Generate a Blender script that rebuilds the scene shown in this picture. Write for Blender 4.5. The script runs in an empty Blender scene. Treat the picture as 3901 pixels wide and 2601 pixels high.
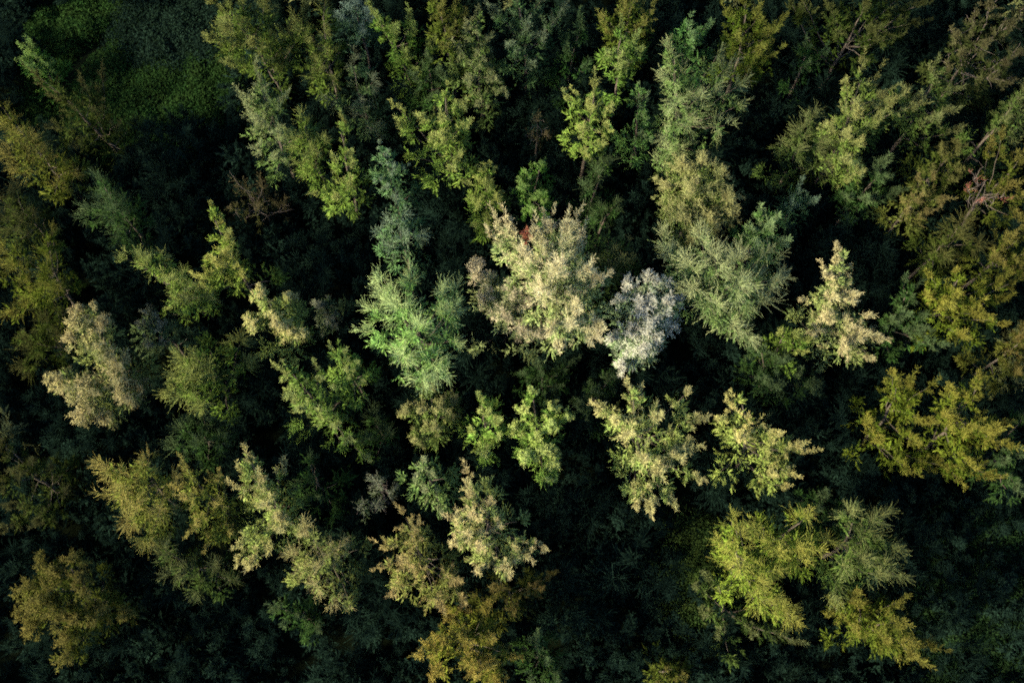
import bpy, math
import numpy as np

# ------------------------------------------------------------------ camera, sky, sun, exposure
scene = bpy.context.scene
cd = bpy.data.cameras.new('camera'); cam = bpy.data.objects.new('camera', cd)
scene.collection.objects.link(cam); scene.camera = cam
cam.location = (0, 0, 77.0); cam.rotation_euler = (math.radians(14.7), 0, 0)
cd.sensor_width = 36; cd.lens = 36; cd.clip_end = 5000

SUN_ELEV, SUN_AZ = math.radians(32), math.radians(202)   # azimuth: direction the light comes from, ccw from +X
sun_vec = (math.cos(SUN_ELEV)*math.cos(SUN_AZ), math.cos(SUN_ELEV)*math.sin(SUN_AZ), math.sin(SUN_ELEV))
world = bpy.data.worlds.new('World'); scene.world = world; world.use_nodes = True
wn = world.node_tree.nodes; wl = world.node_tree.links
sky = wn.new('ShaderNodeTexSky'); sky.sky_type = 'NISHITA'; sky.sun_disc = False
sky.sun_elevation = SUN_ELEV; sky.ozone_density = 3.0
sky.sun_rotation = math.atan2(sun_vec[0], sun_vec[1])
wl.new(sky.outputs[0], wn['Background'].inputs[0]); wn['Background'].inputs[1].default_value = 0.10
ld = bpy.data.lights.new('sun', 'SUN'); ld.energy = 5.0; ld.angle = math.radians(9); ld.color = (1.0, 0.88, 0.64)
sun = bpy.data.objects.new('sun', ld); scene.collection.objects.link(sun)
from mathutils import Vector
sun.rotation_euler = Vector(sun_vec).to_track_quat('Z', 'Y').to_euler()
vs = scene.view_settings; vs.view_transform = 'Standard'; vs.look = 'None'; vs.gamma = 1; vs.use_curve_mapping = False
vs.exposure = 2.3
scene.cycles.use_denoising = False; scene.cycles.filter_width = 1.9; scene.cycles.max_bounces = 3; scene.cycles.diffuse_bounces = 2; scene.cycles.transmission_bounces = 2; scene.cycles.glossy_bounces = 1; scene.cycles.adaptive_threshold = .03; scene.cycles.debug_use_spatial_splits = True; scene.cycles.transparent_max_bounces = 4
C = scene.collection

# ------------------------------------------------------------------ materials
def nodes(name):
    m = bpy.data.materials.new(name); m.use_nodes = True
    nt = m.node_tree; nt.nodes.clear()
    return m, nt, (lambda t: nt.nodes.new(t)), nt.links.new

def foliage_material(name, colour=None, rough=0.55, trans=0.28):
    m, nt, N, L = nodes(name)
    out = N('ShaderNodeOutputMaterial')
    if colour is None:
        src = N('ShaderNodeObjectInfo').outputs['Color']
    else:
        rgb = N('ShaderNodeRGB'); rgb.outputs[0].default_value = (*colour, 1); src = rgb.outputs[0]
    at = N('ShaderNodeAttribute'); at.attribute_name = 'tone'
    tc = N('ShaderNodeTexCoord'); nz = N('ShaderNodeTexNoise'); nz.inputs['Scale'].default_value = 0.9; nz.inputs['Detail'].default_value = 2
    L(tc.outputs['Object'], nz.inputs['Vector'])
    hs = N('ShaderNodeHueSaturation')
    mh = N('ShaderNodeMapRange'); mh.inputs['From Min'].default_value = .3; mh.inputs['From Max'].default_value = .7
    mh.inputs['To Min'].default_value = .488; mh.inputs['To Max'].default_value = .514
    L(nz.outputs['Fac'], mh.inputs['Value']); L(mh.outputs[0], hs.inputs['Hue'])
    mv = N('ShaderNodeMapRange'); mv.inputs['To Min'].default_value = .74; mv.inputs['To Max'].default_value = 1.26
    L(at.outputs['Fac'], mv.inputs['Value']); L(mv.outputs[0], hs.inputs['Value'])
    # shade painted into the colour: leaves inside the crown turn darker and greener
    ag = N('ShaderNodeAttribute'); ag.attribute_name = 'inner_shade'
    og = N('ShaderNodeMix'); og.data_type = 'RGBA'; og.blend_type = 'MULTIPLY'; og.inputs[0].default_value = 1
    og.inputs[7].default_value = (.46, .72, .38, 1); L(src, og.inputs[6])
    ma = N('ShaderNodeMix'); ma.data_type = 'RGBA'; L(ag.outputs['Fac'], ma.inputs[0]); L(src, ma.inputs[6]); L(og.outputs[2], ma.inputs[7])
    L(ma.outputs[2], hs.inputs['Color'])
    p = N('ShaderNodeBsdfDiffuse')
    # a tuft of needles scatters light as a soft body: the leaf's own normal is eased towards the tuft's outward direction
    an = N('ShaderNodeAttribute'); an.attribute_name = 'face_out'; ge = N('ShaderNodeNewGeometry')
    vt = N('ShaderNodeVectorTransform'); vt.vector_type = 'VECTOR'; vt.convert_from = 'OBJECT'; vt.convert_to = 'WORLD'
    L(an.outputs['Vector'], vt.inputs[0])
    sc_ = N('ShaderNodeVectorMath'); sc_.operation = 'SCALE'; sc_.inputs['Scale'].default_value = .38; L(ge.outputs['Normal'], sc_.inputs[0])
    ad = N('ShaderNodeVectorMath'); ad.operation = 'ADD'; L(vt.outputs[0], ad.inputs[0]); L(sc_.outputs[0], ad.inputs[1])
    nm = N('ShaderNodeVectorMath'); nm.operation = 'NORMALIZE'; L(ad.outputs[0], nm.inputs[0])
    L(nm.outputs[0], p.inputs['Normal'])
    tr = N('ShaderNodeBsdfTranslucent'); mx = N('ShaderNodeMixShader'); mx.inputs[0].default_value = trans
    L(hs.outputs[0], p.inputs['Color']); L(hs.outputs[0], tr.inputs['Color'])
    L(p.outputs[0], mx.inputs[1]); L(tr.outputs[0], mx.inputs[2]); L(mx.outputs[0], out.inputs[0])
    return m

def bark_material(name, dark, light):
    m, nt, N, L = nodes(name)
    out = N('ShaderNodeOutputMaterial'); p = N('ShaderNodeBsdfPrincipled'); p.inputs['Roughness'].default_value = .9; p.inputs['Specular IOR Level'].default_value = .08
    tc = N('ShaderNodeTexCoord'); mp = N('ShaderNodeMapping'); mp.inputs['Scale'].default_value = (9, 9, 1.6)
    nz = N('ShaderNodeTexNoise'); nz.inputs['Scale'].default_value = 2; nz.inputs['Detail'].default_value = 5
    cr = N('ShaderNodeValToRGB'); cr.color_ramp.elements[0].color = (*dark, 1); cr.color_ramp.elements[1].color = (*light, 1)
    cr.color_ramp.elements[0].position = .35; cr.color_ramp.elements[1].position = .68
    bp = N('ShaderNodeBump'); bp.inputs['Strength'].default_value = .5; bp.inputs['Distance'].default_value = .03
    L(tc.outputs['Object'], mp.inputs[0]); L(mp.outputs[0], nz.inputs['Vector']); L(nz.outputs['Fac'], cr.inputs[0])
    L(cr.outputs[0], p.inputs['Base Color']); L(nz.outputs['Fac'], bp.inputs['Height']); L(bp.outputs[0], p.inputs['Normal'])
    L(p.outputs[0], out.inputs[0])
    return m

def soil_material():
    m, nt, N, L = nodes('forest_floor')
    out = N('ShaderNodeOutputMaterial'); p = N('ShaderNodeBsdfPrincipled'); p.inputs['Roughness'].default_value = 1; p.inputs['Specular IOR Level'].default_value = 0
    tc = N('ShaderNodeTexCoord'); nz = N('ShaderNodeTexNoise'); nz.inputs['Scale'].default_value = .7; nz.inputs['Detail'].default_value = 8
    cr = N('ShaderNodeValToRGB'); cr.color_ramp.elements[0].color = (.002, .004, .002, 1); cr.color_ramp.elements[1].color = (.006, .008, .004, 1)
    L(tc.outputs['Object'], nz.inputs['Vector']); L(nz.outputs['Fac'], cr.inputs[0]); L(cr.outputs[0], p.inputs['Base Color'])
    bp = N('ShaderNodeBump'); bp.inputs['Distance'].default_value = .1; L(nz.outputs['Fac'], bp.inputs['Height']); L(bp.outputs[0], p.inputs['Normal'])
    L(p.outputs[0], out.inputs[0])
    return m

M_LEAF = foliage_material('foliage')
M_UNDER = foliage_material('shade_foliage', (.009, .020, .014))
M_WOOD = foliage_material('wood_foliage', (.075, .085, .034))
M_BARK = bark_material('bark', (.025, .02, .016), (.085, .07, .055))
M_PALEBARK = bark_material('pale_bark', (.035, .028, .024), (.10, .082, .07))
M_SOIL = soil_material()

# ------------------------------------------------------------------ mesh helpers
def unit(v): return v / np.maximum(np.linalg.norm(v, axis=-1, keepdims=True), 1e-9)

def rand_unit(rng, n): return unit(rng.normal(size=(n, 3)))

def tri_mesh(name, verts, tone, mat, inner_shade=None, out=None):
    """verts (n,3,3) loose leaf triangles, tone (n,) -> mesh"""
    n = len(verts); me = bpy.data.meshes.new(name)
    me.vertices.add(3*n); me.vertices.foreach_set('co', verts.reshape(-1).astype(np.float32))
    me.loops.add(3*n); me.loops.foreach_set('vertex_index', np.arange(3*n, dtype=np.int32))
    me.polygons.add(n); me.polygons.foreach_set('loop_start', np.arange(0, 3*n, 3, dtype=np.int32))
    at = me.attributes.new('tone', 'FLOAT', 'FACE'); at.data.foreach_set('value', tone.astype(np.float32))
    if inner_shade is not None:
        at = me.attributes.new('inner_shade', 'FLOAT', 'FACE'); at.data.foreach_set('value', inner_shade.astype(np.float32))
    if out is None: out = np.cross(verts[:, 1] - verts[:, 0], verts[:, 2] - verts[:, 0]); out = unit(out)*np.sign(out[:, 2:] + 1e-6)
    at = me.attributes.new('face_out', 'FLOAT_VECTOR', 'FACE'); at.data.foreach_set('vector', out.reshape(-1).astype(np.float32))
    me.materials.append(mat); me.update(); return me

def tube(points, radii, sides):
    """verts, faces of a tapered tube along points"""
    P = np.array(points, float); n = len(P)
    tan = unit(np.gradient(P, axis=0)); ref = np.array([.31, .95, .05])
    V = []; Fc = []
    for i in range(n):
        u = unit(np.cross(tan[i], ref)); w = np.cross(tan[i], u)
        for k in range(sides):
            a = 2*math.pi*k/sides
            V.append(P[i] + radii[i]*(math.cos(a)*u + math.sin(a)*w))
    for i in range(n-1):
        for k in range(sides):
            k2 = (k+1) % sides
            Fc.append((i*sides+k, i*sides+k2, (i+1)*sides+k2, (i+1)*sides+k))
    Fc.append(tuple(range((n-1)*sides, n*sides)))
    return V, Fc

def tube_mesh(name, parts, mat):
    V = []; Fc = []
    for pts, rad, s in parts:
        v, f = tube(pts, rad, s); o = len(V)
        V += [tuple(x) for x in v]; Fc += [tuple(i+o for i in q) for q in f]
    me = bpy.data.meshes.new(name); me.from_pydata(V, [], Fc)
    me.polygons.foreach_set('use_smooth', [True]*len(Fc)); me.materials.append(mat); me.update(); return me

def link(name, data, parent=None, loc=None):
    o = bpy.data.objects.new(name, data); C.objects.link(o)
    if parent is not None: o.parent = parent
    if loc is not None: o.location = loc
    return o

# ------------------------------------------------------------------ foliage
def leaves_on(o, d, Ln, bend, m, leaf_l, leaf_w, ang, rng):
    """m leaves along each twig: origins o, directions d, lengths Ln, bend vectors"""
    n = len(o)
    t = (np.arange(m)[None, :] + rng.random((n, m)))/m
    t = .08 + .92*t
    pos = o[:, None] + d[:, None]*(Ln[:, None]*t)[..., None] + bend[:, None]*(Ln[:, None]*t*t)[..., None]
    tang = unit(d[:, None] + 2*bend[:, None]*t[..., None])
    pos = pos.reshape(-1, 3); tang = tang.reshape(-1, 3); k = len(pos)
    perp = rand_unit(rng, k); perp = unit(perp - tang*(perp*tang).sum(1, keepdims=True))
    a = ang*(.25 + .9*rng.random(k)); a = a*(1.1 - .6*t.reshape(-1))
    ld = tang*np.cos(a)[:, None] + perp*np.sin(a)[:, None]
    wd = unit(np.cross(ld, rand_unit(rng, k)))
    l = leaf_l*(.6 + .8*rng.random(k)); w = leaf_w*(.7 + .6*rng.random(k))
    v = np.stack([pos - wd*(w/2)[:, None], pos + wd*(w/2)[:, None], pos + ld*l[:, None]], 1)
    tone = np.clip(.5 + .30*(rng.random((n, 1)) - .5) + .7*(rng.random((n, m)) - .5), 0, 1).reshape(-1)
    return v, tone, t.reshape(-1)

KINDS = {   # side shoots per m2, twigs per shoot, leaves per twig, leaf length / width / angle, shoot angle base / tip, lobe length, bend, twig angle, twig length
    'plume':   dict(sub=13, tw=23, m=9, l=.105, w=.030, ang=.50, a0=1.20, a1=.28, ln=2.8, bend=.28, tang=.78, tl=.31),
    'feather': dict(sub=12, tw=11, m=20, l=.110, w=.024, ang=.20, a0=1.30, a1=.35, ln=2.4, bend=.10, tang=.62, tl=.92),
    'cone':    dict(sub=12, tw=22, m=9, l=.105, w=.033, ang=.55, a0=1.50, a1=.55, ln=2.1, bend=.05, tang=.76, tl=.33),
    'clump':   dict(sub=12, tw=23, m=8, l=.080, w=.046, ang=1.05, a0=1.75, a1=.15, ln=1.4, bend=.05, tang=1.15, tl=.30),
    'sparse':  dict(sub=10, tw=7, m=10, l=.11, w=.042, ang=1.10, a0=1.30, a1=.30, ln=2.0, bend=.10, tang=.80, tl=.55),
    'sparse2': dict(sub=13, tw=18, m=8, l=.10, w=.046, ang=1.10, a0=1.30, a1=.30, ln=2.0, bend=.10, tang=.95, tl=.34),
    'dead':    dict(sub=6, tw=5, m=6, l=.20, w=.018, ang=.50, a0=.9, a1=.30, ln=2.4, bend=.10, tang=.60, tl=.60),
    'fill':    dict(sub=5, tw=7, m=7, l=.22, w=.085, ang=.75, a0=1.45, a1=.40, ln=1.6, bend=.05, tang=.85, tl=.55),
}

def lobe(kind, c, R, axis, rng, size=1.0):
    """one tuft of the crown: side shoots round an axis, twigs on the shoots, leaves on the twigs"""
    K = KINDS[kind]
    axis = unit(np.asarray(axis, float)); e1 = unit(np.cross(axis, [.2, .9, .1])); e2 = np.cross(axis, e1)
    ns = max(5, int(K['sub']*min(R, 1.7)**1.6 + 3))
    s = rng.random(ns); s[0] = .98; phi = rng.random(ns)*2*math.pi
    rad = np.cos(phi)[:, None]*e1 + np.sin(phi)[:, None]*e2
    al = K['a0'] + (K['a1'] - K['a0'])*s + .25*rng.normal(size=ns)
    d = axis*np.cos(al)[:, None] + rad*np.sin(al)[:, None]
    prof = (.16 + .98*(1 - s)**.85)*(.55 + .8*rng.random(ns)) if kind != 'clump' else (.75 + .4*rng.random(ns))
    if kind not in ('clump', 'fill'):           # a few leaders stand proud of the tuft
        prof[0] = .75 + .35*rng.random(); al[0] *= .4; d[0] = axis*math.cos(al[0]) + rad[0]*math.sin(al[0])
    Ls = R*prof
    LN = K['ln']*R*(1.4 if R < .5 else 1)
    o = np.asarray(c) + axis*(((s - .5)*LN)[:, None]) if kind != 'clump' else np.asarray(c) + axis*(((s - .6)*R*.5)[:, None])
    up = np.array([0, 0, 1.0])
    # twigs on each shoot
    tw = K['tw']; t = .15 + .85*rng.random((ns, tw)); t[:, 0] = .9
    bend_s = up*K['bend']
    po = o[:, None] + d[:, None]*(Ls[:, None]*t)[..., None] + bend_s*(Ls[:, None]*t*t)[..., None]
    ds = unit(d + 2*bend_s*.6)
    pp = rng.normal(size=(ns, tw, 3)); pp = unit(pp - ds[:, None]*(pp*ds[:, None]).sum(-1, keepdims=True))
    ta = K['tang']*(.45 + .75*rng.random((ns, tw))); ta[:, 0] *= .2
    td = ds[:, None]*np.cos(ta)[..., None] + pp*np.sin(ta)[..., None]
    tl = size*R**.6*K['tl']*(1.15 - .55*t)*(.65 + .7*rng.random((ns, tw)))
    n = ns*tw
    bt = np.tile(up*(.12 if kind != 'feather' else -.05), (n, 1)) + .12*rng.normal(size=(n, 3))
    v, tone, tt = leaves_on(po.reshape(-1, 3), td.reshape(-1, 3), tl.reshape(-1), bt, K['m'], K['l']*size, K['w']*size, K['ang'], rng)
    shift = rng.uniform(-.22, .30)
    if kind == 'fill': inner_shade = .7 + .3*rng.random(len(v))  # inner filler leaves carry most of the painted shade
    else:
        inner_shade = np.clip(1.1 + shift - 1.0*s[:, None] - .5*t + .18*rng.normal(size=(ns, tw)), 0, 1)
        inner_shade = np.clip(np.repeat(inner_shade.reshape(-1), K['m']) - .25*tt, 0, 1)
    od = unit(v.mean(1) - (np.asarray(c) - axis*R*(.75 if kind != 'clump' else .35)))
    return v, np.column_stack([tone, inner_shade, od])

def curve_pts(a, b, sag, n, rng, jit=.0):
    a = np.array(a, float); b = np.array(b, float); t = np.linspace(0, 1, n)[:, None]
    p = a + (b - a)*t; p[:, 2] += sag*(t[:, 0]*(1 - t[:, 0]))*4
    if jit: p[1:-1] += rng.normal(size=(n-2, 3))*jit
    return p

COL = {  # colours of outer trees are darkened, a vignette painted into the foliage
  'cream': (0.411, 0.373, 0.209),
  'creamyellow': (0.35, 0.329, 0.141),
  'creamgold': (0.327, 0.296, 0.111),
  'creamtan': (0.354, 0.315, 0.16),
  'creamtan2': (0.354, 0.31, 0.146),
  'goldcream': (0.267, 0.215, 0.087),
  'palecream': (0.328, 0.302, 0.124),
  'palecream2': (0.248, 0.22, 0.096),
  'tancream': (0.308, 0.27, 0.165),
  'tan': (0.173, 0.172, 0.077),
  'tan2': (0.107, 0.093, 0.034),
  'tanolive': (0.183, 0.182, 0.072),
  'greytan': (0.238, 0.21, 0.096),
  'greywhite': (0.357, 0.352, 0.278),
  'gold': (0.138, 0.123, 0.032),
  'gold2': (0.116, 0.112, 0.024),
  'richgold': (0.135, 0.13, 0.025),
  'richgold2': (0.199, 0.163, 0.038),
  'goldtan': (0.226, 0.197, 0.057),
  'olivegold': (0.149, 0.144, 0.043),
  'olivegold2': (0.085, 0.077, 0.021),
  'paleolive': (0.158, 0.181, 0.081),
  'paleolive2': (0.154, 0.163, 0.056),
  'paleolive3': (0.214, 0.241, 0.115),
  'olivefeather': (0.119, 0.135, 0.048),
  'yellowgreen': (0.155, 0.178, 0.049),
  'brightyg': (0.207, 0.233, 0.069),
  'freshyg': (0.209, 0.246, 0.078),
  'yellow': (0.25, 0.252, 0.068),
  'yellow2': (0.222, 0.224, 0.048),
  'green': (0.053, 0.08, 0.033),
  'green2': (0.131, 0.188, 0.079),
  'green3': (0.084, 0.097, 0.037),
  'leafgreen': (0.101, 0.158, 0.044),
  'vividgreen': (0.276, 0.325, 0.096),
  'lightgreen': (0.166, 0.196, 0.087),
  'sprucegreen': (0.281, 0.36, 0.146),
  'bluegreen': (0.141, 0.193, 0.117),
  'bluegreen2': (0.081, 0.124, 0.081),
  'greyblue': (0.101, 0.129, 0.101),
  'greygreen': (0.112, 0.131, 0.074),
  'greygreen2': (0.104, 0.112, 0.074),
  'darkolive': (0.055, 0.057, 0.021),
  'darkolive2': (0.058, 0.06, 0.019),
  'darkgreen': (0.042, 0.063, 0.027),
  'brown': (0.064, 0.055, 0.026),
  'rustolive': (0.086, 0.07, 0.022),
  'pink': (0.196, 0.072, 0.058),
  'olivegold_vignette': (0.107, 0.118, 0.035),  # from here on: darker copies for the top row, border darkening in the colour
  'greyblue_vignette': (0.073, 0.106, 0.083),
  'yellowgreen_vignette': (0.112, 0.146, 0.04),
  'gold_vignette': (0.099, 0.101, 0.026),
  'tan_vignette': (0.125, 0.141, 0.063),
  'greygreen_vignette': (0.081, 0.107, 0.061),
  'brightyg_vignette': (0.149, 0.191, 0.057),
  'green_vignette': (0.038, 0.066, 0.027),
  'gold2_vignette': (0.084, 0.092, 0.02),
  'green2_vignette': (0.094, 0.154, 0.065),
  'darkolive2_vignette': (0.042, 0.049, 0.016),
  'brown_vignette': (0.046, 0.045, 0.021)
}

# name, kind, colour, x, y, height, label, tufts (dx, dy, z, radius) in metres from the foot, rust tuft
TREES = [
('plume_tree','plume','olivegold_vignette',-18.36,40.12,14,'big soft olive-gold tree at the top edge beside the vine-covered clearing',
  [(-0.65,0.81,12.69,1.22),(-1.69,0.7,13.4,1.13),(-1.12,-0.67,12.28,1.49),(-2.1,-1.32,11.93,1.03),(0.54,0.97,11.89,1.37),(-1.14,-2.27,11.18,1.15),(0.38,-1.14,11.32,1.24),(1.41,0.75,9.35,1.28),(2.59,2.12,9.2,1.28),(0.93,-0.76,8.24,1.14)],None),
('plume_tree','plume','paleolive',-17.19,33.16,13.5,'pale olive plume tree directly below the big olive-gold top-edge tree',
  [(-0.18,2.02,12.9,0.85),(-0.92,0.98,12.04,1.12),(0.58,1.02,11.96,1.02),(-0.27,-0.29,11.24,1.13),(0.88,-0.58,10.83,1.03),(-0.55,-1.54,10.37,0.87),(0.62,-1.88,10.03,0.93)],None),
('feathery_tree','feather','yellowgreen',-14.38,31.54,12.5,'small yellow-green feathery tree tucked against the lower right of the pale olive plume tree',
  [(-0.04,1.17,11.9,0.69),(-0.57,0.16,11.27,0.75),(0.39,-0.63,10.83,0.75),(0.92,0.23,11.12,0.64),(-0.52,-0.76,8.93,0.72)],None),
('plume_tree','plume','brightyg',-11.97,29.81,13,'narrow bright yellow-green tree left of the blue-green spire',
  [(0.23,2.33,12.4,0.63),(0.43,0.99,11.42,0.75),(-0.24,0.12,10.81,0.8),(0.46,-0.76,10.19,0.86),(-0.06,-1.66,9.59,0.76),(0.83,0.27,10.84,0.7),(-1.69,-0.34,7.66,0.73)],None),
('feathery_tree','feather','olivegold_vignette',-13.87,39.16,13,'golden tree with drooping wispy plumes right of the big olive-gold tree',
  [(-1.36,1.64,11.52,0.61),(-0.85,0.79,11.46,0.66),(0.51,1.96,12.4,0.71),(-0.56,-0.07,11.15,0.61),(0.58,0.41,11.52,0.66),(0.03,-1.17,10.64,0.66),(-0.49,-1.96,10.18,0.55),(1.08,-2.09,10.1,0.61),(0.84,-0.5,10.99,0.61)],None),
('feathery_tree','feather','greygreen',-11.07,36.1,11,'grey-green wispy tree with arching sprays above the bright yellow-green narrow tree',
  [(-0.29,1.67,10.4,0.61),(0.73,0.57,9.54,0.84),(-1.68,-0.39,9.05,0.67),(-0.12,-0.1,7.82,0.91),(0.7,-1.16,6.38,0.81)],None),
('feathery_tree','feather','gold',-33.84,31.27,13,'golden feathery tree cut by the left edge below the clearing',
  [(-1.17,2.02,12.4,0.53),(-0.98,1.39,12.01,0.85),(-0.4,0.67,11.45,1.02),(0.45,-0.01,10.79,1.08),(-1.08,-0.44,10.99,0.91),(-0.32,-1.18,10.46,0.92),(0.85,0.03,8.52,0.94),(1.61,-0.56,7.55,0.79),(0.75,-1.27,7.21,0.67)],None),
('plume_tree','plume','darkolive',-31.53,35.4,11,'dim olive tree with several tops along the lower edge of the clearing',
  [(-1.87,1.15,10.4,0.72),(-1.08,0.42,9.5,1),(0.25,1.36,8.73,0.9),(1.21,1.92,8.03,0.91),(-1.17,-1.3,8.45,1.01),(-0.17,-2.09,7.56,0.91),(1.14,-0.23,7.71,0.91),(1.9,-0.76,7.01,0.8)],None),
('bushy_tree','clump','leafgreen',-37.3,41.6,6,'small green tree standing left of the clearing',
  [(-0.04,0.7,5.4,0.96),(-0.82,-0.11,4.83,0.72),(0.66,-0.21,4.68,0.84),(-0.01,-0.72,4.58,0.78)],None),
('feathery_tree','feather','green',-27.92,27.02,12,'solitary green feathery tree in the dark hollow below the clearing',
  [(-0.19,1.34,11.4,0.78),(-0.01,0.44,10.86,1.15),(0.51,-0.53,10.22,1.15),(-0.92,-0.08,10.54,0.79),(0.76,0.54,9.01,0.8),(-0.02,-0.95,8.17,0.93),(-1.53,-0.58,10.17,0.55)],None),
('feathery_tree','feather','darkolive',-35.17,27.04,10.5,'dim olive tree at the left edge below the golden feathery edge tree',
  [(-0.4,0.52,9.41,0.98),(0.54,0.98,9.9,0.73),(-0.79,-0.71,8.79,0.93),(0.47,-0.62,8.98,0.86),(1.11,0.1,9.25,0.62)],None),
('thin_tree','sparse','brown',-18.78,29.31,7.5,'thin brown half-bare tree right of the dark hollow',
  [(-0.8,0.48,6.9,1.03),(0.32,0.57,6.26,1.1),(0.17,-0.85,5.93,0.97),(1.35,-0.03,5.62,0.91),(-1.38,-0.62,6.22,0.77)],None),
('bushy_tree','clump','greyblue_vignette',-11.34,42.28,11,'dim blue-grey tree at the top edge right of the golden wispy tree',
  [(-0.22,0.65,10.4,1.01),(0.83,0.22,9.77,0.91),(0.18,-1.02,9.42,0.85),(-1.09,-0.21,9.75,0.74)],None),
('plume_tree','plume','yellowgreen_vignette',-7.77,39.93,13,'yellow-green tree with a slanting arm reaching up to the left, below the blue-grey tree',
  [(0.32,1.35,11.02,0.72),(-1.95,0.84,12.4,0.54),(-1.35,0.4,11.87,0.71),(-0.63,-0.12,11.23,0.88),(0.48,0.28,10.74,0.72),(-0.14,-0.55,9.15,0.96),(0.55,-1.18,7.72,0.92),(1.55,0.47,8.32,0.8)],None),
('plume_tree','plume','gold_vignette',-4.52,40.13,14.5,'tall golden tree standing upright at the top edge left of the tan-topped cone',
  [(-0.67,0.71,13.9,0.85),(-0.4,-0.21,13.19,0.97),(0.1,-0.94,12.58,0.76),(0.5,0.82,13.19,0.86),(-0.23,-1.7,12.13,0.65),(0.88,0.54,11.43,0.77)],None),
('conical_tree','cone','tan_vignette',-2.35,38.17,14,'tall cone-shaped tree with a tan top and green skirts in the top middle',
  [(-0.03,2.04,13.4,0.38),(-0.2,1.63,12.73,0.59),(-0.56,1.16,11.91,0.82),(-1.29,0.66,10.88,0.77),(0.36,0.81,11.45,0.77),(-0.04,0.03,10.39,1),(-0.77,-0.74,9.26,0.84),(0.95,-0.54,9.4,0.9),(1.58,-1.13,8.42,0.68),(0.16,-1.67,8.08,0.8)],None),
('plume_tree','plume','greygreen_vignette',1.14,40.62,13,'wide grey-green tree at the top edge right of the tan-topped cone',
  [(-0.7,1.02,12.4,0.87),(-1.95,0.61,11.55,0.88),(0.56,1.3,11.69,0.88),(-0.13,-0.48,11.25,1.05),(1.58,0.31,10.89,0.78),(-1.01,-1.33,10.69,0.94),(0.95,-0.89,10.65,0.78),(2.33,1.57,10.71,0.67),(0.13,-1.24,8.19,0.86)],None),
('plume_tree','plume','green',-5.87,37.68,10,'small dim green tree below the yellow-green slanting tree',
  [(-0.23,0.73,9.4,0.79),(0.59,0.03,8.63,0.91),(0.19,-0.88,8.19,0.68),(-0.92,-0.15,8.63,0.68)],None),
('plume_tree','plume','brightyg',-4.78,32.14,14,'bright yellow-green tree with several pointed tops, upper middle of the forest',
  [(0.27,2.1,13.4,0.39),(0.99,1.34,12.66,0.85),(0.01,0.55,12.27,0.85),(-1,0.51,12.01,0.8),(0.35,-0.44,11.58,1.01),(1.38,0.18,11.82,0.85),(0.78,-1.3,10.96,0.75),(0.61,-2.23,10.33,0.76),(1.39,-2.72,9.92,0.49),(-0.57,-0.54,11.45,0.75),(-2.72,1.26,10.18,0.71),(-3.04,2.07,10.27,0.55)],None),
('conical_tree','cone','bluegreen',-8.59,29.51,13,'slender blue-green spire standing above a second blue-green tree',
  [(-0.31,0.99,12.4,0.3),(-0.09,0.52,11.65,0.52),(0.25,-0.04,10.73,0.7),(-0.24,-0.72,10.02,0.53),(0.84,0.32,10.65,0.35),(-0.68,-0.31,10.59,0.4)],None),
('feathery_tree','feather','bluegreen',-7.69,24.99,12.5,'spreading blue-green tree just above the light green spiky tree',
  [(-0.25,1.39,11.9,0.38),(0.14,0.69,11.44,0.71),(-0.59,0.11,11.15,0.62),(0.4,-0.53,10.74,0.72),(-1.21,-0.18,10.88,0.48),(1.28,-0.05,10.71,0.58),(-0.57,-0.95,10.57,0.53)],None),
('bushy_tree','clump','yellowgreen',-1.85,28.09,11.5,'small knobbly yellow-green tree right of the blue-green spire',
  [(0.3,1.89,10.9,0.49),(-0.16,1.4,10.53,0.61),(-0.02,0.42,10.05,0.86),(-0.55,-0.47,9.49,0.86),(0.75,-0.16,9.71,0.8),(-0.12,-1.51,8.97,0.74)],None),
('bushy_tree','clump','leafgreen',1.55,28.82,11,'small fresh green tree above the large cream tree',
  [(-0.35,0.93,9.94,0.68),(0.41,1.29,10.4,0.67),(-0.68,-0.04,9.43,0.8),(0.58,-0.38,9.45,0.86),(-0.03,-1.29,8.92,0.74)],None),
('thin_tree','sparse','brown',1.87,34.4,8.5,'faint brownish thin tree in shade between the two bright yellow-green trees',
  [(0.03,0.42,7.9,0.68),(-0.38,-0.38,7.39,0.63),(0.52,-0.17,7.47,0.51)],None),
('plume_tree','plume','brightyg',5.51,33.1,13.5,'yellow-green spreading tree with a toothed top, left of the narrow green tree',
  [(0.18,1.52,12.9,0.69),(-0.83,1.43,12.25,0.59),(-1.36,0.99,11.81,0.7),(-0.08,0.37,12.05,0.96),(0.99,0.47,11.99,0.75),(-0.5,-0.59,11.31,0.86),(1.09,-0.58,11.3,0.75),(0.44,-1.49,10.76,0.76),(-0.17,-1.14,8.58,0.78)],None),
('feathery_tree','feather','green',5.95,30.15,9.5,'small dim green tree beneath the toothed yellow-green tree',
  [(0,0.34,8.45,0.72),(-0.45,-0.71,7.88,0.72),(0.76,0.64,8.9,0.55)],None),
('feathery_tree','feather','green',6.66,28.11,8,'tiny dark green bushy tree in the gap above the large cream tree',
  [(-0.01,-0.05,6.94,0.83),(0.75,0.28,7.4,0.57),(-0.72,-0.17,6.56,0.58)],None),
('plume_tree','plume','gold_vignette',8.32,40.92,13.5,'golden tree at the top edge left of the gold-green tree',
  [(0.12,0.5,12.9,1.09),(-0.44,-0.14,12.27,0.87),(1.45,0.13,12.07,0.88),(-1.57,-0.06,11.69,0.72),(-1.19,-0.27,10.2,0.67),(0.83,-0.85,11.83,0.71)],None),
('plume_tree','plume','brightyg_vignette',7.96,38.23,13,'small golden-green tree with a bright ragged top below the golden top-edge tree',
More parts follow.
